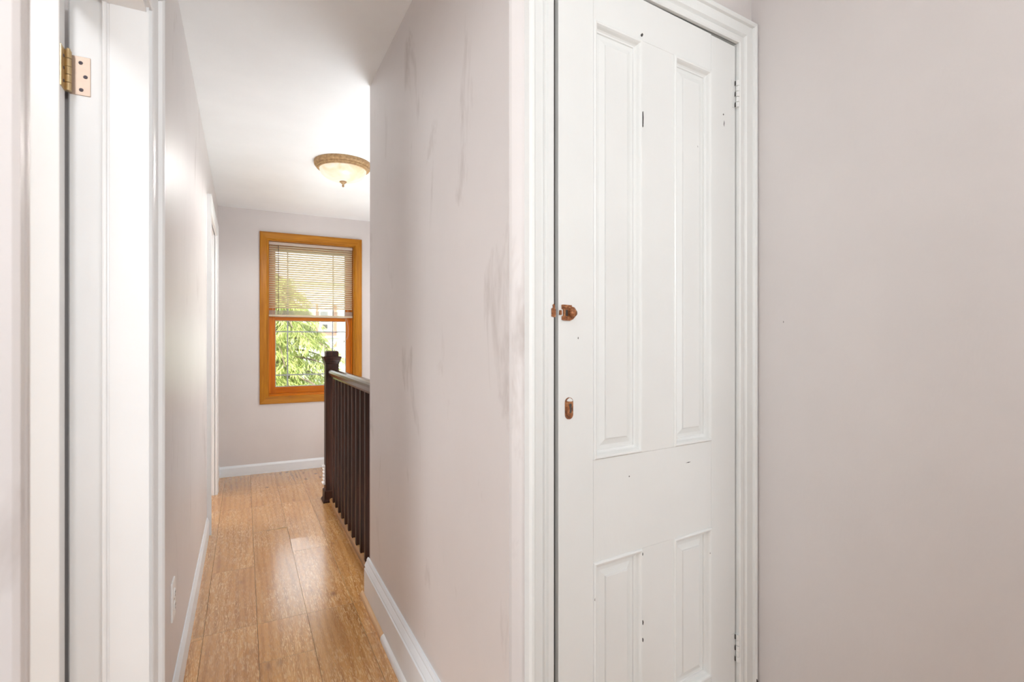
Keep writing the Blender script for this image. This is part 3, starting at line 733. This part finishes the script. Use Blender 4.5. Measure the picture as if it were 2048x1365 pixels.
# ------------------------------------------------------------------ outdoors
tag(link('lawn', BX(-40, 50, YE + .6, 90, -3.3, -3.2), M['grass']), 'green lawn far below the end window', 'lawn', kind='structure')
def conifer(base, height, rad, label, mats, seed, nb=70, lean=0):
    rnd = random.Random(seed); bx, by, bz = base
    t = thing('conifer', base, label, 'tree')
    b = bmesh.new(); tube(b, [(0, 0, 0), (.03, 0, height * .5), (0, 0, height)], [.16, .10, .02], 8); link('trunk', b, M['bark'], t)
    fb = bmesh.new(); bb = bmesh.new()
    for i in range(nb):
        f = (i + .5) / nb; z = height * (.06 + .93 * f); L = rad * (1 - f) ** .75 * rnd.uniform(.75, 1.1) + .15
        a = i * 2.39996 + rnd.uniform(-.3, .3); dx, dy = math.cos(a), math.sin(a)
        n = 7; P = []
        for k in range(n + 1):
            s = k / n; P.append(Vector((dx * L * s, dy * L * s, z + .12 * L * math.sin(s * 2.2) - .38 * L * s * s)))
        tube(bb, P, [.028 * (1 - k / (n + 1)) + .004 for k in range(n + 1)], 5)
        side = Vector((-dy, dx, 0))
        # hanging feathery sprays: narrow leaf blades in fans
        m = int(40 + 62 * L)
        for q_ in range(m):
            s = rnd.uniform(.03, 1.0) ** .8; k = min(n - 1, int(s * n)); p = P[k].lerp(P[k + 1], s * n - k)
            sg = rnd.choice((-1, 1)); spread = (.10 + .36 * math.sin(min(1, s * 1.1) * 2.6)) * (.6 + .25 * L)
            tip = p + side * sg * spread * rnd.uniform(.3, 1.1) + Vector((dx, dy, 0)) * rnd.uniform(.02, .30) + Vector((0, 0, -rnd.uniform(.03, .26)))
            for w_ in range(7):
                u = rnd.uniform(.1, 1); o_ = p.lerp(tip, u)
                e = o_ + (tip - p).normalized() * rnd.uniform(.05, .14) + Vector((rnd.uniform(-.08, .08), rnd.uniform(-.08, .08), -rnd.uniform(.01, .12)))
                d = (e - o_); wv = d.cross(Vector((rnd.uniform(-.4, .4), rnd.uniform(-.4, .4), 1)))
                if wv.length < 1e-4: continue
                wv = wv.normalized() * rnd.uniform(.005, .011)
                mid = o_.lerp(e, .45)
                fb.faces.new((fb.verts.new(o_), fb.verts.new(mid + wv), fb.verts.new(e), fb.verts.new(mid - wv)))
    link('branches', bb, M['bark'], t); link('foliage', fb, mats, t)
    return t
conifer((.55, 11.6, -3.2), 5.9, 2.9, 'yellow green conifer with drooping branches right outside the window', M['needle'], 3, 110)
conifer((.1, 17.5, -3.2), 5.6, 2.2, 'darker blue green conifer behind the yellow green one', M['needle_dark'], 5, 60)
nb = thing('neighbouring_house', (4.59, 34, -1.88), 'white and brick house beyond the trees', 'house')
link('wall', BX(-9, 9, 0, 8, -1.9, 9.5), M['siding'], nb)
link('brick_band', BX(-.72, .80, -.14, .05, 4.84, 5.12), M['brick'], nb)
link('brick_pier', BX(.53, .80, -.18, .05, 5.12, 7.6), M['brick'], nb)
link('brick_pier', BX(-.94, -.76, -.18, .05, 5.12, 7.6), M['brick'], nb)
wd = link('window_frame', BX(-.66, .12, -.10, .02, 5.2, 7.3, .02), M['siding'], nb)
link('pane', BX(-.58, .04, -.12, -.09, 6.02, 7.2), M['darkglass'], wd)
ac = link('air_conditioner', BX(-.50, .02, -.45, -.08, 5.42, 5.86, .02), M['acgrey'], nb)
link('grille', BX(-.44, -.04, -.47, -.44, 5.47, 5.80), M['slot'], ac)
b = bmesh.new(); prism(b, [(.50, 3.87), (.80, 3.86), (.80, 4.38)], lambda u, v, w: (u, w, v), -.14, .05); link('brick_gable', b, M['brick'], nb)
link('ledge', BX(-.9, 1.1, -.3, .0, 4.62, 4.70), M['acgrey'], nb)
b = bmesh.new(); prism(b, [(-.5, 9.5), (8.5, 9.5), (4, 12)], lambda u, v, w: (w, u, v), -9.3, 9.3); link('roof', b, M['acgrey'], nb)
nb.scale = (.706, .706, .706)
